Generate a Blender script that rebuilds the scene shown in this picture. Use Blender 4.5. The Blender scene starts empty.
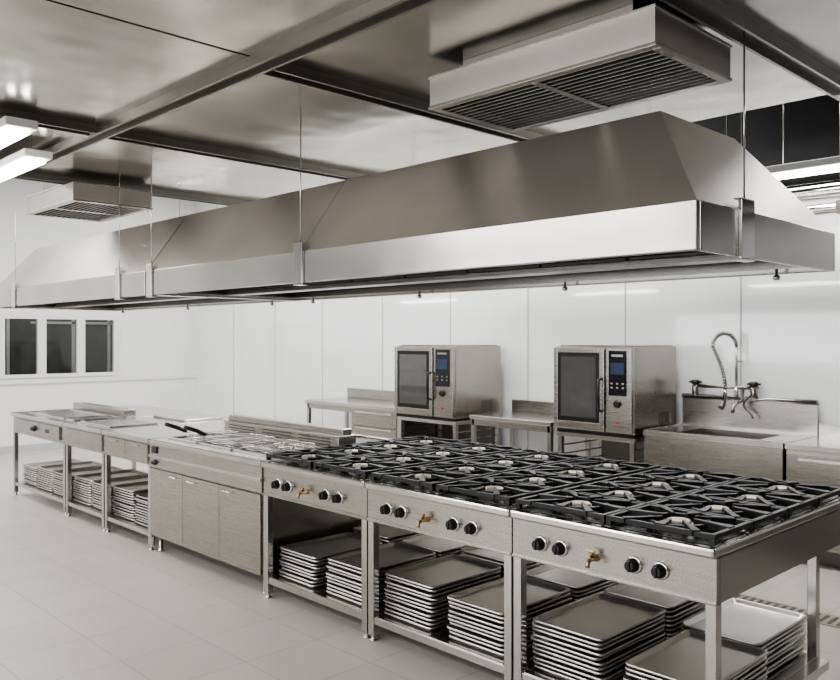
import bpy, bmesh, math, random
from mathutils import Vector, Matrix
random.seed(4)
scene = bpy.context.scene
COL = scene.collection

# ------------------------------------------------------------------ materials
def new_mat(name):
    m = bpy.data.materials.new(name); m.use_nodes = True
    nt = m.node_tree
    b = nt.nodes['Principled BSDF']
    return m, nt, b

def plain(name, col, rough=0.5, metal=0.0, emit=None, es=1.0, var=0.06, coat=0):
    m, nt, b = new_mat(name)
    b.inputs['Roughness'].default_value = rough
    b.inputs['Metallic'].default_value = metal
    if coat:
        b.inputs['Coat Weight'].default_value = coat; b.inputs['Coat Roughness'].default_value = .04
    tc = nt.nodes.new('ShaderNodeTexCoord')
    n = nt.nodes.new('ShaderNodeTexNoise'); n.inputs['Scale'].default_value = 6
    nt.links.new(tc.outputs['Object'], n.inputs['Vector'])
    r = nt.nodes.new('ShaderNodeValToRGB')
    r.color_ramp.elements[0].position = .3; r.color_ramp.elements[1].position = .7
    r.color_ramp.elements[0].color = (*[c*(1-var) for c in col], 1)
    r.color_ramp.elements[1].color = (*[min(1, c*(1+var)) for c in col], 1)
    nt.links.new(n.outputs['Fac'], r.inputs['Fac'])
    nt.links.new(r.outputs['Color'], b.inputs['Base Color'])
    if emit:
        b.inputs['Emission Color'].default_value = (*emit, 1)
        b.inputs['Emission Strength'].default_value = es
    return m

def steel(name, col=(.56, .545, .52), rmin=.18, rmax=.30, stretch=(1.2, 110, 110), bump=.008, wav=.0, cloud=.10, metal=1):
    m, nt, b = new_mat(name)
    b.inputs['Metallic'].default_value = metal
    tc = nt.nodes.new('ShaderNodeTexCoord')
    mp = nt.nodes.new('ShaderNodeMapping'); mp.inputs['Scale'].default_value = stretch
    n = nt.nodes.new('ShaderNodeTexNoise'); n.inputs['Scale'].default_value = 3; n.inputs['Detail'].default_value = 3
    nt.links.new(tc.outputs['Object'], mp.inputs['Vector']); nt.links.new(mp.outputs['Vector'], n.inputs['Vector'])
    mr = nt.nodes.new('ShaderNodeMapRange'); mr.inputs['To Min'].default_value = rmin; mr.inputs['To Max'].default_value = rmax
    nt.links.new(n.outputs['Fac'], mr.inputs['Value']); nt.links.new(mr.outputs['Result'], b.inputs['Roughness'])
    n2 = nt.nodes.new('ShaderNodeTexNoise'); n2.inputs['Scale'].default_value = 1.3; n2.inputs['Detail'].default_value = 2
    nt.links.new(tc.outputs['Object'], n2.inputs['Vector'])
    r = nt.nodes.new('ShaderNodeValToRGB')
    r.color_ramp.elements[0].position = .3; r.color_ramp.elements[1].position = .7
    r.color_ramp.elements[0].color = (*[c*(1-cloud) for c in col], 1)
    r.color_ramp.elements[1].color = (*[min(1, c*(1+cloud)) for c in col], 1)
    nt.links.new(n2.outputs['Fac'], r.inputs['Fac'])
    mr2 = nt.nodes.new('ShaderNodeMapRange'); mr2.inputs['From Min'].default_value = .3; mr2.inputs['From Max'].default_value = .7
    mr2.inputs['To Min'].default_value = .965; mr2.inputs['To Max'].default_value = 1.0
    nt.links.new(n.outputs['Fac'], mr2.inputs['Value'])
    mu = nt.nodes.new('ShaderNodeMixRGB'); mu.blend_type = 'MULTIPLY'; mu.inputs['Fac'].default_value = 1
    nt.links.new(r.outputs['Color'], mu.inputs['Color1']); nt.links.new(mr2.outputs['Result'], mu.inputs['Color2'])
    nt.links.new(mu.outputs['Color'], b.inputs['Base Color'])
    bp = nt.nodes.new('ShaderNodeBump'); bp.inputs['Strength'].default_value = bump; bp.inputs['Distance'].default_value = .002
    nt.links.new(n.outputs['Fac'], bp.inputs['Height'])
    last = bp
    if wav > 0:
        bp2 = nt.nodes.new('ShaderNodeBump'); bp2.inputs['Strength'].default_value = wav; bp2.inputs['Distance'].default_value = .05
        nt.links.new(n2.outputs['Fac'], bp2.inputs['Height']); nt.links.new(bp.outputs['Normal'], bp2.inputs['Normal']); last = bp2
    nt.links.new(last.outputs['Normal'], b.inputs['Normal'])
    return m

def floor_mat():
    m, nt, b = new_mat('floor_tiles')
    tc = nt.nodes.new('ShaderNodeTexCoord')
    br = nt.nodes.new('ShaderNodeTexBrick')
    br.offset = 0; br.inputs['Scale'].default_value = 1
    br.inputs['Brick Width'].default_value = .45; br.inputs['Row Height'].default_value = .45
    br.inputs['Mortar Size'].default_value = .0035; br.inputs['Mortar Smooth'].default_value = .3
    br.inputs['Color1'].default_value = (.56, .535, .495, 1); br.inputs['Color2'].default_value = (.585, .56, .52, 1)
    br.inputs['Mortar'].default_value = (.40, .38, .35, 1)
    nt.links.new(tc.outputs['Object'], br.inputs['Vector'])
    n = nt.nodes.new('ShaderNodeTexNoise'); n.inputs['Scale'].default_value = 2.5; n.inputs['Detail'].default_value = 6
    nt.links.new(tc.outputs['Object'], n.inputs['Vector'])
    mx = nt.nodes.new('ShaderNodeMixRGB'); mx.blend_type = 'MULTIPLY'; mx.inputs['Fac'].default_value = .15
    nt.links.new(br.outputs['Color'], mx.inputs['Color1']); nt.links.new(n.outputs['Fac'], mx.inputs['Color2'])
    nt.links.new(mx.outputs['Color'], b.inputs['Base Color'])
    b.inputs['Roughness'].default_value = .32
    return m

def glass_mat():
    m = bpy.data.materials.new('window_glass'); m.use_nodes = True; nt = m.node_tree
    for n in list(nt.nodes): nt.nodes.remove(n)
    o = nt.nodes.new('ShaderNodeOutputMaterial'); t = nt.nodes.new('ShaderNodeBsdfTransparent'); g = nt.nodes.new('ShaderNodeBsdfGlossy')
    t.inputs['Color'].default_value = (.85, .87, .86, 1); g.inputs['Roughness'].default_value = .03
    mx = nt.nodes.new('ShaderNodeMixShader'); f = nt.nodes.new('ShaderNodeFresnel'); f.inputs['IOR'].default_value = 1.5
    nt.links.new(f.outputs['Fac'], mx.inputs['Fac']); nt.links.new(t.outputs['BSDF'], mx.inputs[1]); nt.links.new(g.outputs['BSDF'], mx.inputs[2])
    nt.links.new(mx.outputs['Shader'], o.inputs['Surface']); return m

M_STEEL = steel('brushed_steel')
M_HOOD = steel('hood_steel', col=(.60, .575, .545), rmin=.33, rmax=.43, stretch=(90, 1, 1), wav=.14, metal=.95)
M_FASCIA = steel('fascia_steel', col=(.55, .535, .51), rmin=.18, rmax=.28, stretch=(.8, 90, 90), wav=.2)
M_CEIL = steel('ceiling_steel', col=(.46, .445, .41), rmin=.15, rmax=.25, stretch=(40, 1, 1), wav=.4, cloud=.16)
M_TRACK = steel('track_steel', col=(.30, .29, .27), rmin=.3, rmax=.45)
M_TOP = steel('worktop_steel', col=(.57, .555, .53), rmin=.16, rmax=.28, stretch=(1.2, 90, 90))
M_FRONT = steel('panel_steel', col=(.44, .42, .395), rmin=.22, rmax=.34, stretch=(1.2, 110, 110), wav=.07, cloud=.08)
M_TRAY = steel('tray_steel', col=(.66, .645, .62), rmin=.26, rmax=.38, cloud=.08, metal=.95)
M_OVEN = steel('oven_steel', col=(.42, .40, .37), rmin=.22, rmax=.32, cloud=.08)
M_CHROME = steel('chrome', col=(.74, .73, .71), rmin=.08, rmax=.15, bump=0)
M_DARKSTEEL = steel('dark_steel', col=(.17, .16, .15), rmin=.35, rmax=.5)
M_PAN = plain('enamel_pan', (.03, .03, .032), .25, var=.3)
M_IRON = plain('cast_iron', (.010, .010, .011), .38, .0, var=.3)
M_BLACK = plain('black_plastic', (.012, .012, .013), .3)
M_BURN = plain('burner_metal', (.52, .47, .40), .4, .7)
M_BRASS = plain('brass', (.50, .37, .21), .28, 1)
M_WALL = plain('white_panel', (.87, .885, .895), .12, var=.006, coat=.8)
M_WALL2 = plain('white_paint', (.83, .835, .83), .4, var=.01)
M_WALL3 = plain('grey_paint', (.13, .125, .12), .6, var=.05)
M_WALL4 = plain('light_grey_paint', (.30, .295, .285), .6, var=.05)
M_SEAM = plain('seam_trim', (.50, .51, .51), .4, var=.02)
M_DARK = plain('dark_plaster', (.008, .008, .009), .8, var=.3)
M_DUCT = plain('duct_paint', (.02, .02, .021), .6, var=.3)
M_GLASS = glass_mat()
M_OGLASS = plain('oven_glass', (.09, .09, .085), .04, var=.1, coat=1)
M_SCREEN = plain('screen_glass', (.012, .012, .016), .1)
M_BLUE = plain('blue_display', (.03, .045, .08), .15, emit=(.15, .3, .7), es=.03)
M_RED = plain('red_label', (.6, .03, .03), .4)
M_WFRAME = plain('window_frame', (.8, .8, .79), .35, var=.01)
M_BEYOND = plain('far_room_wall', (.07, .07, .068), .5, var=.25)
M_BFRAME = plain('far_room_frame', (.5, .5, .49), .5, var=.05)
M_TUBE = plain('tube_light', (.9, .9, .9), .4, emit=(1, .98, .95), es=16)
M_TUBE2 = plain('tube_light_bright', (.9, .9, .9), .4, emit=(1, .985, .96), es=26)
M_HOUSING = plain('lamp_housing', (.7, .7, .69), .4)
M_PIPE = plain('white_pipe', (.75, .75, .74), .35)
M_LOUV = plain('louver_paint', (.66, .65, .63), .35, .3)
M_FLOOR = floor_mat()
M_DRAIN = plain('drain_grate', (.42, .40, .36), .4, .6)

# ------------------------------------------------------------------ mesh builder
class MB:
    def __init__(s): s.bm = bmesh.new()
    def box(s, x0, x1, y0, y1, z0, z1):
        v = [s.bm.verts.new(p) for p in [(x0,y0,z0),(x1,y0,z0),(x1,y1,z0),(x0,y1,z0),(x0,y0,z1),(x1,y0,z1),(x1,y1,z1),(x0,y1,z1)]]
        for f in [(3,2,1,0),(4,5,6,7),(0,1,5,4),(1,2,6,5),(2,3,7,6),(3,0,4,7)]:
            s.bm.faces.new([v[i] for i in f])
        return s
    def poly(s, pts):
        s.bm.faces.new([s.bm.verts.new(p) for p in pts]); return s
    def hexa(s, b, t):
        v = [s.bm.verts.new(p) for p in list(b)+list(t)]
        for f in [(3,2,1,0),(4,5,6,7),(0,1,5,4),(1,2,6,5),(2,3,7,6),(3,0,4,7)]:
            s.bm.faces.new([v[i] for i in f])
        return s
    def loops(s, rings, close_start=False, close_end=False):
        R = [[s.bm.verts.new(p) for p in r] for r in rings]
        for a, b in zip(R, R[1:]):
            n = len(a)
            for i in range(n):
                f = s.bm.faces.new([a[i], a[(i+1)%n], b[(i+1)%n], b[i]]); f.smooth = True
        if close_start: s.bm.faces.new(R[0][::-1])
        if close_end: s.bm.faces.new(R[-1])
        return s
    def lathe(s, c, prof, axis='Z', n=20):
        rings = []
        for r, h in prof:
            ring = []
            for i in range(n):
                a = 2*math.pi*i/n; u, w = r*math.cos(a), r*math.sin(a)
                if axis == 'Z': p = (c[0]+u, c[1]+w, c[2]+h)
                elif axis == 'Y': p = (c[0]+u, c[1]+h, c[2]+w)
                else: p = (c[0]+h, c[1]+u, c[2]+w)
                ring.append(p)
            rings.append(ring)
        return s.loops(rings, True, True)
    def tube(s, pts, r, n=8):
        pts = [Vector(p) for p in pts]; rings = []
        up = None
        for i, p in enumerate(pts):
            if i == 0: d = pts[1]-pts[0]
            elif i == len(pts)-1: d = pts[-1]-pts[-2]
            else: d = (pts[i+1]-pts[i]).normalized()+(pts[i]-pts[i-1]).normalized()
            d.normalize()
            if up is None:
                up = d.orthogonal().normalized()
            up = (up - d*up.dot(d)).normalized()
            w = d.cross(up)
            rr = r[i] if isinstance(r, (list, tuple)) else r
            rings.append([p + up*rr*math.cos(2*math.pi*k/n) + w*rr*math.sin(2*math.pi*k/n) for k in range(n)])
        return s.loops(rings, True, True)
    def done(s, name, mat, parent=None, origin=None, bevel=0.0, kind=None, label=None, cat=None, group=None, struct=False):
        bmesh.ops.recalc_face_normals(s.bm, faces=s.bm.faces)
        if origin is None:
            xs=[v.co for v in s.bm.verts]
            origin = Vector(((min(c.x for c in xs)+max(c.x for c in xs))/2, (min(c.y for c in xs)+max(c.y for c in xs))/2, min(c.z for c in xs)))
        origin = Vector(origin)
        for v in s.bm.verts: v.co -= origin
        me = bpy.data.meshes.new(name); s.bm.to_mesh(me); s.bm.free()
        me.materials.append(mat)
        o = bpy.data.objects.new(name, me); COL.objects.link(o)
        place(o, origin, parent)
        if bevel:
            b = o.modifiers.new('bevel', 'BEVEL'); b.width = bevel; b.segments = 2; b.limit_method = 'ANGLE'
        tag(o, label, cat, group)
        if struct: o['kind'] = 'structure'
        return o

def wpos(o):
    p = Vector(o.location)
    while o.parent: o = o.parent; p += Vector(o.location)
    return p
def place(o, w, parent):
    if parent is not None:
        o.parent = parent; o.location = Vector(w) - wpos(parent)
    else: o.location = Vector(w)
def tag(o, label=None, cat=None, group=None):
    if label: o['label'] = label
    if cat: o['category'] = cat
    if group: o['group'] = group
def empty(name, loc, label, cat, group=None):
    e = bpy.data.objects.new(name, None); e.empty_display_size = .1; COL.objects.link(e); e.location = loc
    tag(e, label, cat, group); return e
def inst(src, w, parent=None, rz=0):
    o = src.copy(); COL.objects.link(o); o.parent = None; place(o, w, parent); o.rotation_euler = (0, 0, rz); return o

# ------------------------------------------------------------------ room
XL, XR, YF, YB = -12.5, 3.0, -4.0, 6.85
ZT = 4.3
MB().box(XL, XR, YF, YB, -.1, 0).done('floor', M_FLOOR, struct=True, label='pale beige tiled floor', origin=(0,0,0))
MB().box(XL, XR, YB, YB+.15, 0, 2.78).done('wall_back', M_WALL, struct=True, label='glossy white panelled wall')
MB().box(XL, -8.6, YB, YB+.15, 2.78, ZT).done('wall_back_upper', M_WALL2, struct=True, label='white upper wall')
MB().box(-8.6, XR, YB, YB+.15, 2.78, ZT).done('wall_back_shadow', M_DARK, struct=True, label='dark upper wall')  # upper wall past the white section, in a dark colour
WZ0, WZ1, WY0, WY1 = 1.07, 1.98, 2.65, 5.48
m = MB(); m.box(XL-.15, XL, YF, YB+.15, 0, WZ0).box(XL-.15, XL, YF, YB+.15, WZ1, ZT).box(XL-.15, XL, YF, WY0, WZ0, WZ1).box(XL-.15, XL, WY1, YB+.15, WZ0, WZ1)
m.done('wall_left', M_WALL2, struct=True, label='white wall with window row')
MB().box(XR, XR+.15, YF, YB+.15, 0, ZT).done('wall_right', M_WALL3, struct=True, label='grey painted wall')
MB().box(XL-.15, XR+.15, YF-.15, YF, 0, ZT).done('wall_front', M_WALL4, struct=True, label='light grey painted wall')
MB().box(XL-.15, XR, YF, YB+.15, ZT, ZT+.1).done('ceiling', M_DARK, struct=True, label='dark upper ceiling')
k = 1
for x in [-11.3, -10.15, -9.0, -7.75, -6.56, -5.42, -4.24, -3.11, -1.95, -.8]:
    MB().box(x-.007, x+.007, YB-.004, YB, .1, 2.78).done('trim_%d' % k, M_SEAM, struct=True); k += 1
MB().box(XL, XR, YB-.02, YB, 0, .1).done('baseboard_back', M_SEAM, struct=True)
MB().box(XL, XL+.02, YF, YB-.02, 0, .1).done('baseboard_left', M_SEAM, struct=True)
MB().box(XL, XL+.03, YF, YB-.02, .985, 1.045).done('trim_%d' % k, M_WFRAME, struct=True); k += 1
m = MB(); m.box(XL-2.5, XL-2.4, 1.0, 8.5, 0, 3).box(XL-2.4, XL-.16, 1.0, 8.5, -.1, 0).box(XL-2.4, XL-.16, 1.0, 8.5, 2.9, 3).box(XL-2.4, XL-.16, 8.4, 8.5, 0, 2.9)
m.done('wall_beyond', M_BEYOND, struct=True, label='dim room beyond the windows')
m = MB()
for y in (4.6, 5.7, 6.35): m.box(XL-2.4, XL-2.36, y, y+.05, .9, 2.3)
m.box(XL-2.4, XL-2.36, 5.0, 6.9, .86, .92).box(XL-2.4, XL-2.36, 5.0, 6.9, 1.9, 1.94)
m.done('trim_%d' % k, M_BFRAME, struct=True, label='pale frames in the far room'); k += 1

wn = 1
for y0 in [2.65, 3.22, 3.79, 4.36, 4.93]:
    y1 = y0+.55; z0, z1 = WZ0, WZ1
    w = MB(); t = .05
    w.box(XL-.05, XL+.03, y0, y0+t, z0, z1).box(XL-.05, XL+.03, y1-t, y1+.02, z0, z1)
    w.box(XL-.05, XL+.03, y0+t, y1-t, z0, z0+t).box(XL-.05, XL+.03, y0+t, y1-t, z1-t, z1)
    fr = w.done('window_%d' % wn, M_WFRAME, struct=True, label='white framed window onto a dim room')
    MB().box(XL-.02, XL-.015, y0+t, y1-t, z0+t, z1-t).done('pane', M_GLASS, parent=fr)
    wn += 1

# stainless suspended ceiling
CZ = 2.95
CY = 4.6
def ceil_panel(x0, x1, y0, y1, i):
    MB().box(x0+.008, x1-.008, y0+.008, y1-.008, CZ, CZ+.03).done('ceiling_panel_%d' % i, M_CEIL, struct=True, bevel=.003, label='brushed steel suspended ceiling panel')
xs = [-8.5, -6.75, -5.0, -3.25, -1.5, .25, 2.0]
i = 1
for a, b in zip(xs[1:], xs[2:]):
    ceil_panel(a, b, 2.1, CY, i); i += 1
for a, b in zip(xs[1:], xs[2:]):
    ceil_panel(a, b, .1, 2.1, i); i += 1
    ceil_panel(a, b, -2.0, .1, i); i += 1
def track(x0, x1, y0, y1):
    global k
    m = MB()
    if x1-x0 > y1-y0:
        yc = (y0+y1)/2
        m.box(x0, x1, yc-.05, yc-.035, CZ-.05, CZ).box(x0, x1, yc+.035, yc+.05, CZ-.05, CZ).box(x0, x1, yc-.035, yc+.035, CZ-.012, CZ)
    else:
        xc = (x0+x1)/2
        m.box(xc-.05, xc-.035, y0, y1, CZ-.05, CZ).box(xc+.035, xc+.05, y0, y1, CZ-.05, CZ).box(xc-.035, xc+.035, y0, y1, CZ-.012, CZ)
    m.done('trim_%d' % k, M_TRACK, struct=True, label='steel ceiling channel'); k += 1
for x in xs[1:-1]:
    track(x-.05, x+.05, 2.16, CY)
    if x in (-6.75, -5.0): track(x-.05, x+.05, -2, 2.04)
track(-6.8, 2.0, 2.05, 2.15)

# ------------------------------------------------------------------ extractor hoods
HZ0, HZ1, HZ2 = 1.98, 2.167, 2.64
HY0, HY1 = 2.87, 4.29
INS = .35
def hood(x0, x1, slopeL, slopeR, seams, brackets, label):
    e = empty('extractor_hood', ((x0+x1)/2, (HY0+HY1)/2, HZ0), label, 'extractor hood', 'steel extractor hoods above the cooking island')
    tx0 = x0+(INS if slopeL else 0); tx1 = x1-(INS if slopeR else 0)
    ty0, ty1 = HY0+INS, HY1-INS
    m = MB()
    cuts = [x0]+seams+[x1]; tc = [tx0]+seams+[tx1]
    for a, b, ta, tb in zip(cuts, cuts[1:], tc, tc[1:]):
        m.poly([(a,HY0,HZ1),(b,HY0,HZ1),(tb,ty0,HZ2),(ta,ty0,HZ2)])
        m.poly([(a,HY1,HZ1),(ta,ty1,HZ2),(tb,ty1,HZ2),(b,HY1,HZ1)])
        m.poly([(ta,ty0,HZ2),(tb,ty0,HZ2),(tb,ty1,HZ2),(ta,ty1,HZ2)])
    m.poly([(x0,HY0,HZ1),(tx0,ty0,HZ2),(tx0,ty1,HZ2),(x0,HY1,HZ1)])
    m.poly([(x1,HY0,HZ1),(x1,HY1,HZ1),(tx1,ty1,HZ2),(tx1,ty0,HZ2)])
    bmesh.ops.remove_doubles(m.bm, verts=m.bm.verts, dist=.0005)
    o = m.done('canopy', M_HOOD, parent=e)
    sd = o.modifiers.new('solid', 'SOLIDIFY'); sd.thickness = .004; sd.offset = -1
    for sx in seams:
        MB().hexa([(sx-.003,HY0-.002,HZ1),(sx+.003,HY0-.002,HZ1),(sx+.003,HY0+.003,HZ1),(sx-.003,HY0+.003,HZ1)],
                  [(sx-.003,ty0-.002,HZ2+.002),(sx+.003,ty0-.002,HZ2+.002),(sx+.003,ty0+.003,HZ2+.002),(sx-.003,ty0+.003,HZ2+.002)]).done('seam_strip', M_HOOD, parent=e)
    t = .025
    m = MB()
    m.box(x0, x1, HY0-.006, HY0+t, HZ0, HZ1+.004).box(x0, x1, HY1-t, HY1+.006, HZ0, HZ1+.004)
    m.box(x0-.003, x0+t, HY0+t, HY1-t, HZ0, HZ1+.004).box(x1-t, x1+.003, HY0+t, HY1-t, HZ0, HZ1+.004)
    m.done('fascia', M_FASCIA, parent=e, bevel=.005)
    m = MB(); g = .10
    m.box(x0+t, x1-t, HY0+t, HY0+g, HZ0+.02, HZ0+.03).box(x0+t, x1-t, HY1-g, HY1-t, HZ0+.02, HZ0+.03)
    m.box(x0+t, x0+g, HY0+g, HY1-g, HZ0+.02, HZ0+.03).box(x1-g, x1-t, HY0+g, HY1-g, HZ0+.02, HZ0+.03)
    m.box(x0+g, x1-g, HY0+g, HY0+g+.004, HZ0+.02, HZ0+.06).box(x0+g, x1-g, HY1-g-.004, HY1-g, HZ0+.02, HZ0+.06)
    m.done('gutter', M_STEEL, parent=e)
    n = int((x1-x0-.3)/.5); w = (x1-x0-.3)/n
    yc = (HY0+HY1)/2
    for j in range(n):
        a = x0+.15+j*w+.01; b = a+w-.02
        m = MB()
        for sgn in (-1, 1):
            for q in range(9):
                f = q/9; y = yc+sgn*(.06+f*.42); z = HZ0+.05+f*.28
                m.box(a, b, min(y, y+sgn*.028), max(y, y+sgn*.028), z, z+.012)
            m.poly([(a,yc+sgn*.05,HZ0+.075),(b,yc+sgn*.05,HZ0+.075),(b,yc+sgn*.5,HZ0+.37),(a,yc+sgn*.5,HZ0+.37)])
        m.done('grease_filter', M_DARKSTEEL, parent=e)
    MB().box(x0+.1, x1-.1, yc-.07, yc+.07, HZ0+.02, HZ0+.045).done('collector_channel', M_FRONT, parent=e)
    nx = max(2, int((x1-x0)/1.0))
    for j in range(nx):
        x = x0+.35+j*(x1-x0-.6)/(nx-1)
        MB().lathe((x, HY1-.09, HZ0-.035), [(.012,0),(.018,.008),(.018,.02),(.008,.028),(.008,.056)], n=10).done('drain_plug', M_STEEL, parent=e)
    for (bx, by) in brackets:
        m = MB()
        if by is None:
            m.box(bx-.045, bx+.045, HY0-.018, HY0-.006, HZ0-.01, HZ1+.045).box(bx-.045, bx+.045, HY0-.018, HY0+.03, HZ0-.016, HZ0-.004)
            m.box(bx-.045, bx+.045, HY0-.018, HY0+.02, HZ1+.045, HZ1+.05)
            r = (bx, HY0+.004)
        else:
            m.box(x1+.003, x1+.018, by-.06, by+.06, HZ0-.01, HZ1+.045).box(x1-.03, x1+.018, by-.06, by+.06, HZ0-.016, HZ0-.004)
            m.box(x1-.02, x1+.018, by-.06, by+.06, HZ1+.045, HZ1+.05)
            r = (x1+.0, by)
        m.done('bracket', M_CHROME, parent=e, bevel=.002)
        MB().tube([(r[0], r[1], HZ1+.05), (r[0], r[1], CZ)], .004, 6).done('hanging_rod', M_STEEL, parent=e)
    return e
hood(-6.0, -1.47, False, True, [-3.99], [(-3.99, None), (-5.93, None), (1, 3.27)], 'long brushed steel trapezoid extractor hood above the gas ranges')
hood(-9.75, -6.02, True, False, [], [(-6.5, None), (-9.0, None)], 'brushed steel extractor hood beside the longer hood')

# ------------------------------------------------------------------ ceiling air diffusers
def diffuser(x0, x1, y0, y1, z0, z1, label):
    e = empty('air_diffuser', ((x0+x1)/2, (y0+y1)/2, z0), label, 'air vent', 'boxed steel air diffusers')
    t = .004
    m = MB()
    m.box(x0, x1, y0, y0+t, z0, z1).box(x0, x1, y1-t, y1, z0, z1).box(x0, x0+t, y0+t, y1-t, z0, z1).box(x1-t, x1, y0+t, y1-t, z0, z1)
    m.box(x0+t, x1-t, y0+t, y1-t, z1-t, z1)
    m.done('housing', M_HOOD, parent=e)
    m = MB(); b = .035; xm = (x0+x1)/2
    m.box(x0-.006, x1+.006, y0-.006, y0+b, z0-.01, z0+.004).box(x0-.006, x1+.006, y1-b, y1+.006, z0-.01, z0+.004)
    m.box(x0-.006, x0+b, y0+b, y1-b, z0-.01, z0+.004).box(x1-b, x1+.006, y0+b, y1-b, z0-.01, z0+.004)
    m.box(xm-b/2, xm+b/2, y0+b, y1-b, z0-.01, z0+.004)
    m.box(x0-.006, x1+.006, y0-.006, y1+.006, z1-.012, z1)
    m.done('flange', M_STEEL, parent=e, bevel=.002)
    MB().box(x0+.01, x1-.01, y0+.01, y1-.01, z0+.05, z0+.054).done('damper_plate', M_PAN, parent=e)
    for (a, c) in ((x0+b, xm-b/2), (xm+b/2, x1-b)):
        m = MB(); n = 13
        for q in range(n):
            y = y0+b+(y1-y0-2*b)*(q+.5)/n
            m.hexa([(a,y-.013,z0-.006),(c,y-.013,z0-.006),(c,y-.007,z0-.006),(a,y-.007,z0-.006)], [(a,y+.004,z0+.006),(c,y+.004,z0+.006),(c,y+.010,z0+.006),(a,y+.010,z0+.006)])
        m.done('louver_grille', M_LOUV, parent=e)
diffuser(-2.76, -1.57, 2.74, 3.36, 2.75, 2.895, 'rectangular steel air diffuser with two louvred grilles')
diffuser(-7.6, -6.55, 2.52, 3.18, 2.75, 2.895, 'rectangular steel air diffuser beside the far hood')
MB().box(-2.6, -1.7, 2.8, 3.3, 2.896, 2.949).done('diffuser_duct', M_TRACK, label='steel duct collar above the air diffuser', cat='duct')
MB().box(-7.45, -6.85, 2.6, 3.1, 2.896, 3.3).done('diffuser_duct', M_TRACK, label='steel duct collar above the air diffuser', cat='duct')

# ------------------------------------------------------------------ fluorescent fixtures
def fixture(x0, x1, y, z, mat=M_TUBE, down=True, top=None):
    e = empty('fluorescent_light', ((x0+x1)/2, y, z), 'white twin-tube fluorescent ceiling light', 'lamp', 'fluorescent lights')
    MB().box(x0, x1, y-.09, y+.09, z+.03, z+.08).done('housing', M_HOUSING, parent=e, bevel=.006)
    m = MB(); m.tube([(x0+.03, y-.04, z+.012), (x1-.03, y-.04, z+.012)], .014, 10); m.done('tube', mat, parent=e)
    m = MB(); m.tube([(x0+.03, y+.04, z+.012), (x1-.03, y+.04, z+.012)], .014, 10); m.done('tube', mat, parent=e)
    if top:
        for xx in (x0+.15, x1-.15):
            MB().tube([(xx, y, z+.08), (xx, y, top)], .004, 6).done('hanging_rod', M_TRACK, parent=e)
fixture(-6.9, -5.65, 1.95, 2.82, M_TUBE2, top=CZ)
fixture(-6.4, -4.9, 1.6, 2.82, M_TUBE2, top=CZ)
for cx in (-3.3, -5.6, -8.9):
    fixture(cx-.6, cx+.6, 4.9, 2.2, M_TUBE2, top=ZT)
fixture(-2.5, -1.0, 5.85, 2.78, M_TUBE, top=ZT)

def pipe(x0, x1, y, z, r, mat, label):
    e = empty('overhead_pipe', ((x0+x1)/2, y, z), label, 'pipe', 'pipes running under the dark ceiling')
    MB().tube([(x0, y, z), (x1, y, z)], r, 16).done('pipe_run', mat, parent=e)
    for q in range(4):
        x = x0+(x1-x0)*(q+.5)/4
        MB().box(x-.015, x+.015, y-r-.006, y+r+.006, z-r-.006, z+r+.006).done('pipe_clamp', M_TRACK, parent=e)
        MB().tube([(x, y, z+r), (x, y, ZT)], .004, 6).done('hanging_rod', M_TRACK, parent=e)
pipe(-6, 2, 6.62, 3.0, .04, M_FRONT, 'thin steel pipe high under the dark ceiling')
pipe(-6, 2, 6.35, 2.74, .07, M_CHROME, 'steel pipe under the dark ceiling')
pipe(-4.5, 2, 6.12, 2.57, .04, M_CHROME, 'thin steel pipe under the dark ceiling')
e = empty('ventilation_duct', (-2, 5.4, 3.3), 'dark rectangular ventilation duct under the upper ceiling', 'duct')
MB().box(-4, 2.9, 5.15, 5.55, 3.35, 3.7).done('duct_body', M_DUCT, parent=e)
for q in range(6):
    x = -3.8+q*1.15; MB().box(x, x+.03, 5.13, 5.57, 3.33, 3.72).done('duct_flange', M_DUCT, parent=e)
    if q % 2: MB().tube([(x+.015, 5.35, 3.72), (x+.015, 5.35, ZT)], .006, 6).done('hanging_rod', M_TRACK, parent=e)

# ------------------------------------------------------------------ baking trays
def rrect(w, d, r, z, n=3):
    pts = []
    for cx, cy, a0 in ((w/2-r, d/2-r, 0), (-w/2+r, d/2-r, 90), (-w/2+r, -d/2+r, 180), (w/2-r, -d/2+r, 270)):
        for i in range(n+1):
            a = math.radians(a0+90*i/n); pts.append((cx+r*math.cos(a), cy+r*math.sin(a), z))
    return pts
def make_tray(w, d, name='baking_tray'):
    m = MB()
    m.loops([rrect(w-.006, d-.006, .028, .009), rrect(w, d, .03, .011), rrect(w, d, .03, .019), rrect(w-.01, d-.01, .028, .020),
             rrect(w-.024, d-.024, .024, .018), rrect(w-.044, d-.044, .02, .002), rrect(w-.06, d-.06, .02, .001)], False, False)
    m.poly(rrect(w-.06, d-.06, .02, .001))
    m.loops([rrect(w-.006, d-.006, .028, .009), rrect(w-.03, d-.03, .024, .009), rrect(w-.05, d-.05, .02, .0)])
    m.poly(rrect(w-.05, d-.05, .02, .0))
    return m
tray_src = None
ntray = 0
def stack(cx, cy, z, n, rz=0, group='baking trays stacked on the lower shelves', messy=.008):
    global tray_src, ntray
    for q in range(n):
        X = cx+random.uniform(-messy, messy); Y = cy+random.uniform(-messy, messy); Z = z+q*.0212
        r = rz+random.uniform(-2*messy, 2*messy)
        if tray_src is None:
            o = make_tray(.38, .56).done('baking_tray', M_TRAY, origin=(0,0,0)); o.location = (X, Y, Z); o.rotation_euler = (0, 0, r)
            o['label'] = 'shallow steel baking tray in a stack on the lower shelf'; o['category'] = 'baking tray'; o['group'] = group
            tray_src = o
        else:
            o = inst(tray_src, (X, Y, Z), None, r)
        ntray += 1

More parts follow.
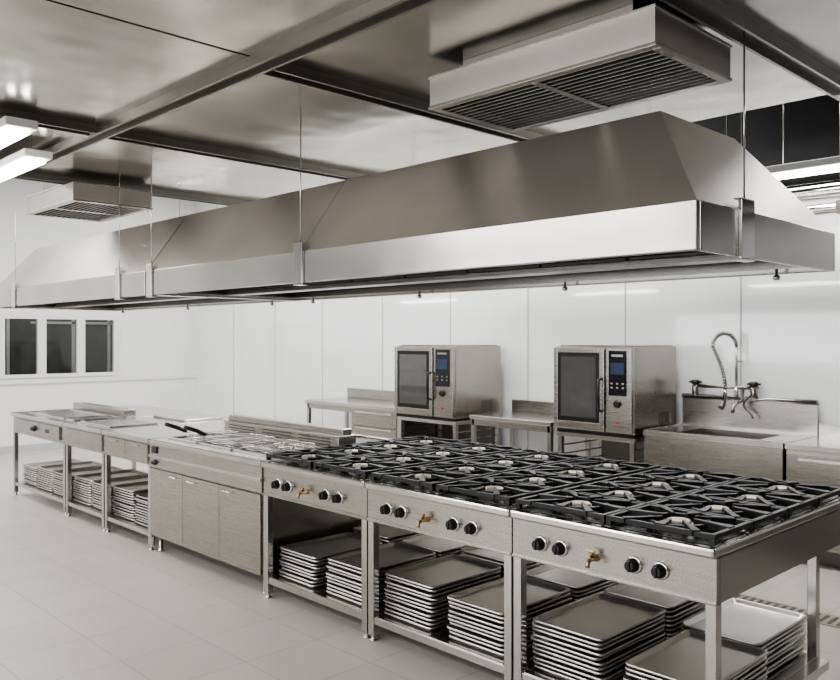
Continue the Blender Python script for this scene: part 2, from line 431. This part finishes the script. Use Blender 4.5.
# ------------------------------------------------------------------ gas ranges
IY0, IY1, TZ = 2.87, 4.25, .87
SH = .14
PB = .66
def leg(m, x, y, s=.022, z1=.70):
    m.box(x-s, x+s, y-s, y+s, .03, z1)
    m.lathe((x, y, 0), [(.02,0),(.022,.006),(.014,.012),(.014,.03)], n=10)

def knob(x, z, parent, y):
    m = MB(); m.lathe((x, y, z), [(.036,0),(.036,-.006),(.031,-.010),(.028,-.010)], 'Y', 20); kb = m.done('knob', M_CHROME, parent=parent, origin=(x,y,z))
    m = MB(); m.lathe((x, y-.010, z), [(.0285,0),(.0285,-.008),(.024,-.012),(.022,-.032),(.018,-.035)], 'Y', 16)
    m.box(x-.004, x+.004, y-.050, y-.038, z-.021, z+.021)
    m.done('grip', M_BLACK, parent=kb, origin=(x,y-.010,z))
def tap(x, z, parent, y):
    t = MB(); t.lathe((x, y, z), [(.016,0),(.016,-.006),(.010,-.008),(.010,-.035)], 'Y', 12)
    t.tube([(x, y-.03, z), (x, y-.055, z-.002), (x, y-.065, z-.014), (x, y-.067, z-.03)], [.009,.009,.009,.010], 10)
    t.lathe((x, y-.035, z+.008), [(.009,0),(.009,.01),(.012,.012),(.012,.018)], 'Z', 10)
    tp = t.done('brass_tap', M_BRASS, parent=parent, origin=(x,y,z), label='brass filling tap')
    MB().box(x-.034, x+.012, y-.041, y-.029, z+.027, z+.034).done('lever', M_BRASS, parent=tp, bevel=.002)
burner_src = None
def burner(x, y, parent):
    global burner_src
    if burner_src:
        src, subs = burner_src
        b = inst(src, (x, y, TZ+.001), parent)
        for s_, off in subs:
            inst(s_, Vector((x, y, TZ+.001))+off, b)
        return
    c = (x, y, TZ+.001)
    m = MB(); m.box(x-.215, x+.215, y-.150, y+.150, TZ+.001, TZ+.004); 
    b = m.done('burner', M_PAN, parent=parent, origin=c, bevel=.002)
    r = MB(); r.lathe((x, y, TZ+.004), [(.082,0),(.085,.006),(.070,.014),(.064,.022),(.056,.026)], n=24)
    r = r.done('burner_ring', M_BURN, parent=b, origin=c)
    cp = MB(); cp.lathe((x, y, TZ+.0305), [(.040,0),(.050,.002),(.050,.008),(.044,.012),(.012,.014)], n=24)
    cp = cp.done('burner_cap', M_BURN, parent=b, origin=c)
    burner_src = (b, [(r, Vector((0,0,0))), (cp, Vector((0,0,0)))])
grate_src = None
def grate(x, y):
    global grate_src
    w, d, z = .236, .167, TZ+.0045
    if grate_src is None:
        m = MB(); h0, h1 = .022, .046; t = .013
        m.box(-w, w, -d, -d+t*1.6, h0, h1-.004).box(-w, w, d-t*1.6, d, h0, h1-.004).box(-w, -w+t*1.6, -d+t, d-t, h0, h1-.004).box(w-t*1.6, w, -d+t, d-t, h0, h1-.004)
        for a in range(8):
            an = math.pi/4*a
            ca, sa = math.cos(an), math.sin(an)
            ext = min(w/abs(ca) if abs(ca) > 1e-3 else 9, d/abs(sa) if abs(sa) > 1e-3 else 9)-.01
            if a % 2: ext = min(ext, .23)
            r0, hw0, hw1 = .066, .006, (.024 if a % 2 == 0 else .018)
            n_ = (-sa, ca)
            b4 = [(ca*r0-n_[0]*hw0, sa*r0-n_[1]*hw0), (ca*ext-n_[0]*hw1, sa*ext-n_[1]*hw1), (ca*ext+n_[0]*hw1, sa*ext+n_[1]*hw1), (ca*r0+n_[0]*hw0, sa*r0+n_[1]*hw0)]
            m.hexa([(p[0], p[1], h0) for p in b4], [(p[0], p[1], h1+(.006 if i in (0, 3) else 0)) for i, p in enumerate(b4)])
        ro, ri = .126, .106; N = 28
        m.loops([[(r_*math.cos(2*math.pi*i/N), r_*math.sin(2*math.pi*i/N), hz) for i in range(N)] for r_, hz in ((ro,h0),(ro,h1-.006),(ri,h1-.006),(ri,h0),(ro,h0))])
        for sx in (-1, 1):
            for sy in (-1, 1):
                m.box(sx*(w-.012)-.012, sx*(w-.012)+.012, sy*(d-.012)-.012, sy*(d-.012)+.012, 0, h0)
        o = m.done('burner_grate', M_IRON, origin=(0,0,0), bevel=.002); o.location = (x, y, z)
        tag(o, 'black cast-iron grate over a gas burner', 'grate', 'cast-iron grates on the gas ranges'); grate_src = o
    else: inst(grate_src, (x, y, z))

def gas_range(x0, x1, last=False):
    g = .003; a, b = x0+g, x1-g
    e = empty('gas_range', ((x0+x1)/2, (IY0+IY1)/2, 0), 'steel open-base gas range with black burner grates and knobs', 'gas range', 'gas ranges in the cooking island')
    m = MB(); m.box(a, b, IY0, IY1, TZ-.04, TZ); m.done('range_top', M_TOP, parent=e, bevel=.010)
    pf = MB(); pf.box(a, b, IY0+.022, IY0+.05, PB, TZ-.04); pf = pf.done('control_panel', M_FRONT, parent=e, bevel=.003)
    MB().box(a, b, IY1-.05, IY1-.018, PB, TZ-.04).done('rear_panel', M_FRONT, parent=e, bevel=.003)
    MB().box(a, a+.015, IY0+.05, IY1-.05, PB, TZ-.04).done('side_panel', M_FRONT, parent=e)
    MB().box(b-.015, b, IY0+.05, IY1-.05, PB, TZ-.04).done('side_panel', M_FRONT, parent=e)
    MB().box(a+.015, b-.015, IY0+.05, IY1-.05, PB, PB+.01).done('drip_plate', M_STEEL, parent=e)
    MB().box(a, b, IY0+.012, IY0+.03, PB-.004, PB+.008).done('panel_lip', M_FRONT, parent=e, bevel=.002)
    ins = .035
    for xi, x in enumerate((a+ins-.01, b-ins+.01)):
        for yi, y in enumerate((IY0+ins+.01, IY1-ins-.01)):
            if last and xi and yi: x, y = x-.06, 4.06
            m = MB(); leg(m, x, y, .022, PB-.005); m.done('leg', M_STEEL, parent=e, bevel=.003)
    m = MB(); m.box(a+.06, b-.06, IY0+.03, IY1-.2, SH-.006, SH).box(a+.047, b-.047, IY0+.03, IY0+.034, SH-.045, SH-.006).box(a+.047, b-.047, IY1-.204, IY1-.2, SH-.045, SH-.006)
    m.box(a+.003, a+.06, IY0+.07, IY1-.22, SH-.04, SH).box(b-.06, b-.003, IY0+.07, IY1-.22, SH-.04, SH)
    m.done('lower_shelf', M_TOP, parent=e, bevel=.002)
    W = x1-x0
    for fx in (.17, .28, .645, .765):
        knob(x0+W*fx, .742, pf, IY0+.022)
    tap(x0+W*.463, .735, pf, IY0+.022)
    for cx in (x0+W*.25+.005, x0+W*.75-.005):
        for cy in (3.065, 3.408, 3.751, 4.094):
            burner(cx, cy, e); grate(cx, cy)
    return e
RX = [-4.42, -3.40, -2.38, -1.40]
for a, b in zip(RX, RX[1:]): gas_range(a, b, b == -1.40)
ns = [[(.27,9),(.74,10)], [(.25,11),(.72,10)], [(.25,11),(.74,8)]]
for (a, b), l in zip(zip(RX, RX[1:]), ns):
    for f, n in l:
        stack(a+(b-a)*f, IY0+.36, SH+.001, n)
        if not (b == -1.40 and f > .5): stack(a+(b-a)*f+(0 if b == -1.40 else .01), IY0+.95, SH+.001, n+random.randint(-2, 1), messy=.005)
stack(-1.717, IY0+.95, SH+.001, 8, messy=.004)

# ------------------------------------------------------------------ fryer cabinet
def fryer(x0, x1):
    g = .003; a, b = x0+g, x1-g
    e = empty('fryer_cabinet', ((x0+x1)/2, (IY0+IY1)/2, 0), 'steel fryer counter with three cupboard doors and raised flue', 'fryer', None)
    MB().box(a, b, IY0, IY1, TZ-.04, TZ).done('fryer_top', M_TOP, parent=e, bevel=.010)
    MB().box(a, b, IY0+.03, IY1-.03, .13, TZ-.04).done('cabinet_body', M_FRONT, parent=e, bevel=.003)
    pf = MB().box(a, b, IY0+.012, IY0+.03, .66, TZ-.04).done('control_panel', M_FRONT, parent=e, bevel=.004)
    MB().box(a, b, IY0+.002, IY0+.012, .735, .755).done('panel_lip', M_TOP, parent=e, bevel=.002)
    MB().box(a+.05, a+.13, IY0+.002, IY0+.012, .77, .82).done('thermostat', M_BLACK, parent=pf)
    MB().lathe((a+.09, IY0+.012, .70), [(.022,0),(.022,-.008),(.016,-.01),(.015,-.028)], 'Y', 16).done('knob', M_BLACK, parent=pf)
    w = (b-a-.02)/3
    for i in range(3):
        p, q = a+.01+i*w+.003, a+.01+(i+1)*w-.003
        d = MB().box(p, q, IY0+.010, IY0+.03, .135, .65).done('door', M_OVEN, parent=e, bevel=.004)
        hx = (p+q)/2+ (.12 if i == 0 else -.12 if i == 1 else -.14)
        m = MB(); m.tube([(hx-.06, IY0+.012, .622), (hx-.06, IY0-.012, .622), (hx+.06, IY0-.012, .622), (hx+.06, IY0+.012, .622)], .006, 8)
        m.done('handle', M_CHROME, parent=d)
    for x in (a+.05, b-.05):
        for y in (IY0+.08, IY1-.08):
            MB().lathe((x, y, 0), [(.025,0),(.027,.01),(.018,.02),(.018,.13)], n=12).done('foot', M_STEEL, parent=e)
    n = 3; bw = (b-a-.12)/n
    for i in range(n):
        p, q = a+.06+i*bw+.02, a+.06+(i+1)*bw-.02
        for (y0, y1) in ((IY0+.12, IY0+.57), (3.76, 4.14)):
            m = MB(); t = .018
            m.box(p, q, y0, y0+t, TZ, TZ+.014).box(p, q, y1-t, y1, TZ, TZ+.014).box(p, p+t, y0+t, y1-t, TZ, TZ+.014).box(q-t, q, y0+t, y1-t, TZ, TZ+.014)
            m.done('basin_rim', M_CHROME, parent=e, bevel=.003)
            MB().box(p+t, q-t, y0+t, y1-t, TZ, TZ+.003).done('basin', M_PAN, parent=e)
    m = MB(); m.box(a+.02, b-.02, 3.52, 3.68, TZ, TZ+.10).box(a+.02, b-.02, 3.56, 3.64, TZ+.10, TZ+.145)
    m.done('flue', M_FRONT, parent=e, bevel=.006)
    m = MB()
    for i in range(3):
        p, q = a+.06+i*bw+.05, a+.06+(i+1)*bw-.05
        for j in range(3): m.box(p, q, 3.517, 3.521, TZ+.025+j*.022, TZ+.035+j*.022)
    m.done('flue_slots', M_DARKSTEEL, parent=e)
    return a, b, bw
fa, fb, fbw = fryer(-5.98, -4.42)
basket_src = None
for i in range(3):
    p = fa+.06+i*fbw
    for j, cx in enumerate((p+fbw*.30, p+fbw*.70)):
        y0, y1 = IY0+.16, IY0+.53; z = TZ+.0145; w = .085
        if (i, j) == (0, 0): continue
        if basket_src is None:
            m = MB(); r = .003
            for zz in (.004, .035):
                m.tube([(-w,-.18,zz),(w,-.18,zz),(w,.18,zz),(-w,.18,zz),(-w,-.18,zz)], r, 6)
            for q in range(8):
                x = -w+2*w*q/7; m.tube([(x,-.18,.035),(x,-.18,.004),(x,.18,.004),(x,.18,.035)], .0018, 5)
            for q in range(12):
                y = -.18+.36*q/11; m.tube([(-w,y,.035),(-w,y,.004),(w,y,.004),(w,y,.035)], .0018, 5)
            B = m.done('fry_basket', M_CHROME, origin=(0,0,0)); B.location = (cx, (y0+y1)/2, z)
            tag(B, 'wire frying basket with black handle on the fryer', 'frying basket', 'frying baskets on the fryer')
            h = MB(); h.tube([(0,-.18,.034),(0,-.20,.05),(0,-.24,.07)], .005, 8); h = h.done('handle_rod', M_CHROME, origin=(0,0,0), parent=None)
            h.parent = B; h.location = (0,0,0)
            g = MB(); g.tube([(0,-.235,.068),(0,-.30,.10),(0,-.40,.135)], [.013,.016,.014], 10); g = g.done('handle_grip', M_BLACK, origin=(0,0,0)); g.parent = B; g.location = (0,0,0)
            basket_src = (B, h, g)
        else:
            B = inst(basket_src[0], (cx, (y0+y1)/2, z))
            if (i, j) == (1, 0):
                for s_ in basket_src[1:]:
                    c = s_.copy(); COL.objects.link(c); c.parent = B
            else: B['label'] = 'wire frying basket lying in the fryer basin'

# ------------------------------------------------------------------ left open counters
def counter(x0, x1, style, label):
    g = .003; a, b = x0+g, x1-g
    e = empty('prep_counter', ((x0+x1)/2, (IY0+IY1)/2, 0), label, 'counter', 'open-base steel counters in the cooking island')
    MB().box(a, b, IY0, IY1, TZ-.035, TZ).done('worktop', M_TOP, parent=e, bevel=.006)
    for y in (IY0+.03, IY1-.05):
        MB().box(a, b, y, y+.02, .66, TZ-.035).done('apron', M_FRONT, parent=e, bevel=.003)
    MB().box(a, a+.015, IY0+.05, IY1-.05, .66, TZ-.035).done('side_apron', M_FRONT, parent=e)
    MB().box(b-.015, b, IY0+.05, IY1-.05, .66, TZ-.035).done('side_apron', M_FRONT, parent=e)
    MB().box(a+.015, b-.015, IY0+.05, IY1-.05, .66, .67).done('under_panel', M_STEEL, parent=e)
    for x in (a+.028, b-.028):
        for y in (IY0+.045, IY1-.045):
            m = MB(); leg(m, x, y, .02, .66); m.done('leg', M_STEEL, parent=e, bevel=.003)
    MB().box(a+.05, b-.05, IY0+.03, IY1-.03, SH-.035, SH).done('lower_shelf', M_TOP, parent=e, bevel=.003)
    if style == 'drawer':
        d = MB().box(a+.12, b-.12, IY0+.012, IY0+.03, .69, .815).done('drawer', M_OVEN, parent=e, bevel=.004)
        xc = (a+b)/2
        MB().lathe((xc-.05, IY0+.012, .752), [(.03,0),(.03,-.01),(.022,-.014),(.02,-.035)], 'Y', 16).done('knob', M_BLACK, parent=d)
        MB().box(xc+.25, xc+.33, IY0+.008, IY0+.012, .735, .77).done('switch', M_BLACK, parent=d)
    elif style == 'doors':
        w = (b-a-.06)/2
        for i in range(2):
            d = MB().box(a+.03+i*w+.003, a+.03+(i+1)*w-.003, IY0+.012, IY0+.03, .675, .82).done('door', M_OVEN, parent=e, bevel=.004)
            xc = a+.03+(i+.5)*w
            MB().box(xc-.05, xc+.05, IY0+.0, IY0+.012, .795, .803).done('handle', M_CHROME, parent=d)
    else:
        MB().box(a+.03, b-.03, IY0+.016, IY0+.03, .68, .82).done('front_panel', M_OVEN, parent=e, bevel=.004)
    return e
c1 = counter(-9.15, -7.71, 'drawer', 'steel open-base counter with a drawer and sunken griddle')
c2 = counter(-7.71, -6.85, 'plain', 'steel open-base counter with plain front panel')
c3 = counter(-6.85, -5.98, 'doors', 'steel open-base counter with two small flap doors')
def insert(x0, x1, y0, y1, parent, mat=M_DARKSTEEL):
    t = .02; m = MB()
    m.box(x0,x1,y0,y0+t,TZ,TZ+.012).box(x0,x1,y1-t,y1,TZ,TZ+.012).box(x0,x0+t,y0+t,y1-t,TZ,TZ+.012).box(x1-t,x1,y0+t,y1-t,TZ,TZ+.012)
    m.done('insert_rim', M_CHROME, parent=parent, bevel=.003)
    MB().box(x0+t, x1-t, y0+t, y1-t, TZ, TZ+.004).done('insert_plate', mat, parent=parent)
insert(-9.0, -8.0, IY0+.12, IY0+.56, c1, M_FRONT)
insert(-7.95, -7.74, IY0+.12, IY0+.56, c1)
insert(-7.6, -6.95, IY0+.12, IY0+.56, c2, M_FRONT)
m = MB(); m.box(-9.1, -7.8, 3.5, 3.62, TZ, TZ+.07); m.done('griddle_upstand', M_FRONT, parent=c1, bevel=.005)
m = MB(); m.box(-7.6, -6.95, 3.7, 4.1, TZ, TZ+.02); m.done('raised_lid', M_STEEL, parent=c2, bevel=.005)
for cx, n in ((-8.85, 9), (-8.42, 10), (-7.99, 10)): stack(cx, IY0+.36, SH+.001, n)
for cx, n in ((-7.49, 11), (-7.07, 11)): stack(cx, IY0+.36, SH+.001, n)
for cx, n in ((-6.63, 12), (-6.20, 11)): stack(cx, IY0+.36, SH+.001, n)

# ------------------------------------------------------------------ combi ovens
def oven(x0, x1, y0, z0, label):
    W = x1-x0; y1 = y0+.76; H = .775; z1 = z0+H
    e = empty('combi_oven', ((x0+x1)/2, (y0+y1)/2, z0), label, 'oven', 'combi steam ovens on stands')
    m = MB(); m.box(x0, x1, y0+.05, y1, z0+.03, z1); m.box(x0+.02, x1-.02, y0+.08, y1-.03, z1, z1+.012)
    m.done('body', M_OVEN, parent=e, bevel=.008)
    m = MB(); m.box(x0+.01, x1-.01, y0+.045, y1-.02, z0+.006, z0+.03); m.done('base_plinth', M_BLACK, parent=e)
    xd = x0+W*.67
    d = MB(); dz0, dz1 = z0+.045, z1-.01; t = .045
    d.box(x0+.005, x0+.005+t, y0, y0+.05, dz0, dz1).box(xd-.05, xd, y0, y0+.05, dz0, dz1)
    d.box(x0+.005+t, xd-.05, y0, y0+.05, dz0, dz0+.07).box(x0+.005+t, xd-.05, y0, y0+.05, dz1-.045, dz1)
    d = d.done('door', M_OVEN, parent=e, bevel=.006)
    MB().box(x0+.005+t, xd-.05, y0+.004, y0+.03, dz0+.07, dz1-.045).done('door_seal', M_BLACK, parent=d)
    MB().box(x0+.005+t+.035, xd-.085, y0+.001, y0+.004, dz0+.11, dz1-.08).done('door_glass', M_OGLASS, parent=d)
    m = MB(); hx = xd-.025
    m.tube([(hx, y0, z0+.50), (hx, y0-.045, z0+.49), (hx, y0-.05, z0+.36), (hx, y0-.045, z0+.23), (hx, y0, z0+.22)], .013, 10)
    m.done('handle', M_BLACK, parent=d)
    c = MB().box(xd+.008, x1-.003, y0+.01, y0+.05, z0+.045, z1-.01).done('control_panel', M_OVEN, parent=e, bevel=.005)
    cx0, cx1 = xd+.045, x1-.05
    MB().box(cx0, cx1, y0+.004, y0+.01, z0+.36, z0+.74).done('display_surround', M_SCREEN, parent=c)
    MB().box(cx0+.02, cx1-.02, y0+.001, y0+.004, z0+.54, z0+.64).done('display', M_BLUE, parent=c)
    m = MB(); m.box(cx0+.03, cx1-.03, y0+.001, y0+.004, z0+.69, z0+.71); m.done('badge', M_FRONT, parent=c)
    for r in range(2):
        for q in range(3):
            xx = cx0+.03+q*(cx1-cx0-.06)/2
            MB().box(xx-.010, xx+.010, y0+.001, y0+.004, z0+.42+r*.035, z0+.434+r*.035).done('button', M_FRONT, parent=c)
    MB().lathe(((cx0+cx1)/2, y0+.01, z0+.29), [(.036,0),(.036,-.008),(.028,-.012),(.026,-.03)], 'Y', 20).done('knob', M_BLACK, parent=c)
    MB().box((cx0+cx1)/2-.01, (cx0+cx1)/2+.01, y0+.005, y0+.01, z0+.12, z0+.14).done('indicator', M_RED, parent=c)
    m = MB()
    for q in range(6): m.box(x1, x1+.003, y0+.45+q*.03, y0+.462+q*.03, z0+.08, z0+.2)
    m.done('side_vent', M_DARKSTEEL, parent=e)
    s = empty('oven_stand', ((x0+x1)/2, (y0+y1)/2, 0), 'steel frame stand with shelf under the combi oven', 'stand', 'combi oven stands')
    m = MB(); m.box(x0, x1, y0+.05, y1, z0-.035, z0+.005); m.done('stand_top', M_STEEL, parent=s, bevel=.003)
    for x in (x0+.03, x1-.03):
        for y in (y0+.08, y1-.03):
            m = MB(); leg(m, x, y, .02, z0-.035); m.done('leg', M_STEEL, parent=s)
    MB().box(x0+.05, x1-.05, y0+.08, y1-.03, .3, .32).done('shelf', M_STEEL, parent=s)
    MB().box(x0+.05, x1-.05, y1-.06, y1-.05, .32, z0-.04).done('rear_panel', M_DARKSTEEL, parent=s)
    for q in range(5):
        zz = z0-.12-q*.08
        MB().box(x0+.05, x0+.075, y0+.1, y1-.07, zz, zz+.01).done('tray_rail', M_STEEL, parent=s)
        MB().box(x1-.075, x1-.05, y0+.1, y1-.07, zz, zz+.01).done('tray_rail', M_STEEL, parent=s)
oven(-6.60, -5.72, 6.0, .79, 'steel combi steam oven with glass door beside a small worktable')
oven(-4.46, -3.66, 6.0, .80, 'steel combi steam oven with glass door beside the sink')

# ------------------------------------------------------------------ back wall tables
def table(x0, x1, y0, label, drawers=None, splash=.12):
    y1 = YB-.03
    e = empty('worktable', ((x0+x1)/2, (y0+y1)/2, 0), label, 'worktable', 'steel worktables along the white wall')
    MB().box(x0, x1, y0, y1, TZ-.04, TZ).done('tabletop', M_TOP, parent=e, bevel=.005)
    MB().box(x0, x1, y1-.02, y1, TZ, TZ+splash).done('backsplash', M_FRONT, parent=e, bevel=.004)
    for x in (x0+.03, x1-.03):
        for y in (y0+.04, y1-.05):
            m = MB(); leg(m, x, y, .02, TZ-.04); m.done('leg', M_STEEL, parent=e)
    MB().box(x0+.05, x1-.05, y0+.05, y1-.05, .2, .23).done('shelf', M_STEEL, parent=e)
    MB().box(x0+.02, x1-.02, y0+.02, y0+.035, TZ-.10, TZ-.04).done('apron', M_FRONT, parent=e)
    if drawers:
        a, b = drawers
        MB().box(a, b, y0+.04, y1-.1, .24, TZ-.045).done('drawer_body', M_FRONT, parent=e)
        for q in range(3):
            z = .26+q*.185
            d = MB().box(a+.006, b-.006, y0+.012, y0+.04, z, z+.175).done('drawer', M_OVEN, parent=e, bevel=.004)
            MB().box(a+.08, b-.08, y0, y0+.012, z+.15, z+.165).done('handle', M_CHROME, parent=d)
table(-8.4, -6.66, 6.12, 'steel worktable with a drawer block beside the oven', (-7.5, -6.7))
table(-5.6, -4.58, 6.12, 'plain steel worktable between the two ovens')

# sink unit
def sink():
    x0, x1, y0, y1 = -3.62, -2.46, 6.12, YB-.03
    e = empty('sink_unit', ((x0+x1)/2, (y0+y1)/2, 0), 'steel sink unit with tall backsplash beside the oven', 'sink')
    bx0, bx1, by0, by1 = x0+.25, x1-.22, y0+.1, y1-.16
    m = MB()
    m.box(x0, bx0, y0, y1, TZ-.04, TZ).box(bx1, x1, y0, y1, TZ-.04, TZ).box(bx0, bx1, y0, by0, TZ-.04, TZ).box(bx0, bx1, by1, y1, TZ-.04, TZ)
    m.done('sink_top', M_TOP, parent=e)
    m = MB(); d = .35
    for r in [((bx0-.01, bx0, by0, by1)), ((bx1, bx1+.01, by0, by1)), ((bx0, bx1, by0-.01, by0)), ((bx0, bx1, by1, by1+.01))]:
        m.box(*r, TZ-d, TZ-.04)
    m.box(bx0, bx1, by0, by1, TZ-d-.01, TZ-d)
    m.done('basin', M_FRONT, parent=e)
    m = MB(); m.box(x0, x1, y0-.004, y0+.012, TZ, TZ+.012).box(x0, x0+.012, y0, y1-.03, TZ, TZ+.012)
    m.done('rim', M_CHROME, parent=e, bevel=.003)
    m = MB(); m.box(x0, x1, y1-.025, y1, TZ, 1.13); m.tube([(x0, y1-.022, 1.135), (x1, y1-.022, 1.135)], .022, 14)
    m.done('backsplash', M_FRONT, parent=e)
    MB().box(x0+.005, x1-.005, y0+.01, y0+.03, .50, TZ-.04).done('apron', M_OVEN, parent=e, bevel=.004)
    MB().box(x1-.03, x1-.005, y0+.03, y1-.02, .50, TZ-.04).done('side_apron', M_OVEN, parent=e)
    for x in (x0+.03, x1-.03):
        for y in (y0+.05, y1-.05):
            m = MB(); leg(m, x, y, .02, .50); m.done('leg', M_STEEL, parent=e)
    a, b = x1+.01, .2
    c = empty('drawer_cabinet', ((a+b)/2, (y0+y1)/2, 0), 'steel drawer cabinet with worktop beside the sink', 'cabinet')
    MB().box(a, b, y0, y1, TZ-.04, TZ).done('worktop', M_TOP, parent=c, bevel=.005)
    MB().box(a, b, y1-.02, y1, TZ, TZ+.1).done('backsplash', M_STEEL, parent=c)
    MB().box(a, b, y0+.04, y1-.03, .12, TZ-.04).done('body', M_FRONT, parent=c)
    MB().box(a+.03, b-.03, y0+.08, y1-.03, 0, .12).done('plinth', M_DARKSTEEL, parent=c)
    w = (b-a)/4
    for i in range(4):
        for q in range(3):
            z = .14+q*.225
            d = MB().box(a+i*w+.01, a+(i+1)*w-.01, y0+.012, y0+.04, z, z+.21).done('drawer', M_OVEN, parent=c, bevel=.004)
            MB().box(a+i*w+.1, a+(i+1)*w-.1, y0-.004, y0+.012, z+.165, z+.178).done('handle', M_CHROME, parent=d)
    fx, fy = -3.10, YB-.075
    f = empty('pre_rinse_faucet', (fx, YB, 1.05), 'chrome pre-rinse spray faucet with coiled hose above the sink', 'faucet')
    MT = M_FRONT
    m = MB()
    m.tube([(fx-.35, fy-.03, 1.23), (fx+.13, fy-.03, 1.23)], .016, 10)
    m.tube([(fx-.35, fy-.03, 1.23), (fx-.35, YB-.001, 1.23)], .018, 10); m.tube([(fx+.13, fy-.03, 1.23), (fx+.13, YB-.001, 1.23)], .018, 10)
    m.tube([(fx, fy-.03, 1.23), (fx, fy-.03, 1.10)], .018, 10)
    m.done('mixer_bar', MT, parent=f)
    for xx in (fx-.37, fx+.15):
        m = MB(); m.lathe((xx, fy-.03, 1.14), [(.02,0),(.03,.02),(.03,.08),(.02,.105)], n=12); m.done('valve_body', M_FRONT, parent=f)
        m = MB(); m.lathe((xx, fy-.03, 1.245), [(.03,0),(.04,.01),(.034,.035),(.018,.04)], n=12); m.box(xx-.055, xx+.055, fy-.04, fy-.02, 1.255, 1.272); m.done('valve_handle', M_BLACK, parent=f)
    R = .085; top = 1.58
    base = (fx, fy-.03)
    m = MB(); m.tube([(fx, fy-.03, 1.23), (fx, fy-.03, top)], .012, 10)
    m.tube([(fx, fy-.03, 1.45), (fx, YB-.001, 1.45)], .007, 8)
    m.done('riser', MT, parent=f)
    path = []
    for i in range(13):
        a_ = math.pi*i/12; path.append(Vector((fx-R*.75+R*.75*math.cos(a_), base[1]-R+R*math.cos(a_), top+.11*math.sin(a_))))
    end = path[-1]
    for i in range(1, 9):
        t = i/8; path.append(Vector((end.x+.12*math.sin(t*1.6)*1.0, end.y-.02*t, end.z-.36*t)))
    MB().tube(path, .012, 8).done('hose', M_DARKSTEEL, parent=f)
    m = MB(); sp = []; turns = 40
    L = len(path)-1
    for i in range(turns*8+1):
        t = i/(turns*8)*L; j = min(int(t), L-1); fr = t-j
        p = path[j].lerp(path[j+1], fr); d = (path[j+1]-path[j]).normalized(); u = Vector((.7, -.7, 0)).normalized(); u = (u-d*u.dot(d)).normalized(); w_ = d.cross(u)
        an = i/8*2*math.pi; sp.append(p+u*.018*math.cos(an)+w_*.018*math.sin(an))
    m.tube(sp, .0035, 4); m.done('spring', M_STEEL, parent=f)
    q = path[-1]
    m = MB(); m.tube([q, q+Vector((.0, -.005, -.05)), q+Vector((-.01, -.01, -.12)), q+Vector((-.02, -.04, -.15))], [.014, .018, .018, .028], 12); m.done('spray_head', M_FRONT, parent=f)
    m = MB(); m.tube([q+Vector((0, -.02, -.02)), q+Vector((0, -.045, -.09))], .007, 8); m.done('spray_lever', M_BLACK, parent=f)
    m = MB(); m.tube([(fx+.06, fy-.03, 1.22), (fx+.06, fy-.06, 1.12), (fx+.06, fy-.15, 1.11), (fx+.06, fy-.22, 1.08), (fx+.06, fy-.23, 1.03)], .013, 10); m.done('spout', MT, parent=f)
    m = MB(); pts = [(fx+.11+.04*math.cos(t_*.8), fy-.05, 1.2-.028*t_) for t_ in range(0, 9)]; m.tube(pts, .008, 8); m.done('supply_hose', M_DARKSTEEL, parent=f)
sink()

# floor drain
d = empty('floor_drain', (-1.2, 5.0, 0), 'slotted metal floor drain channel set in the tiles', 'floor drain')
MB().box(-4.0, 1.0, 4.93, 5.13, 0.001, .004).done('drain_frame', M_DRAIN, parent=d)
m = MB()
for q in range(100):
    x = -3.95+q*.049; m.box(x, x+.02, 4.96, 5.10, .0041, .006)
m.done('drain_slats', M_DARKSTEEL, parent=d)

# ------------------------------------------------------------------ lights
def area(name, loc, size, power, rot=(0, 0, 0), col=(1, .985, .965)):
    l = bpy.data.lights.new(name, 'AREA'); l.shape = 'RECTANGLE'; l.size, l.size_y = size; l.energy = power; l.color = col
    o = bpy.data.objects.new(name, l); COL.objects.link(o); o.location = loc; o.rotation_euler = rot
    return o
area('ceiling_lamp', (-1.0, -1.2, 2.88), (3.0, .5), 75)  # added unseen fill light under the steel ceiling, no fixture modelled
area('ceiling_lamp', (-5.0, -.6, 2.85), (3.0, .4), 90)
area('ceiling_lamp', (-9.5, 1.0, 4.1), (3.5, 3.5), 235)  # added overhead fill for the left side, out of view
area('ceiling_lamp', (-9.5, 5.6, 4.1), (3.5, 1.2), 115)
area('ceiling_lamp', (-5.5, 5.9, 3.9), (4.0, .6), 150)  # added overhead fill to brighten the back wall and tables
area('ceiling_lamp', (-2.5, 6.0, 3.3), (2.5, .3), 55)
area('far_room_lamp', (XL-1.3, 5.0, 2.8), (.5, 3), 40)  # added light that lifts the room behind the panes
area('window_light', (-4.5, -3.9, 1.9), (10.0, 1.5), 270, rot=(math.pi/2, 0, 0), col=(.97, .98, 1))  # added soft light standing in for unseen windows at the front
w = bpy.data.worlds.new('world'); scene.world = w; w.use_nodes = True
w.node_tree.nodes['Background'].inputs['Color'].default_value = (1, .985, .96, 1)
w.node_tree.nodes['Background'].inputs['Strength'].default_value = .5
try: scene.view_settings.look = 'AgX - Medium High Contrast'
except Exception as ex: print(ex)

# ------------------------------------------------------------------ camera
cam = bpy.data.cameras.new('camera'); co = bpy.data.objects.new('camera', cam); COL.objects.link(co)
cam.sensor_width = 36; cam.lens = 36*815/840; cam.shift_y = -2/840
co.location = (0, 0, 1.65); co.rotation_euler = (math.pi/2, 0, math.radians(45.9))
scene.camera = co
print('trays', ntray)
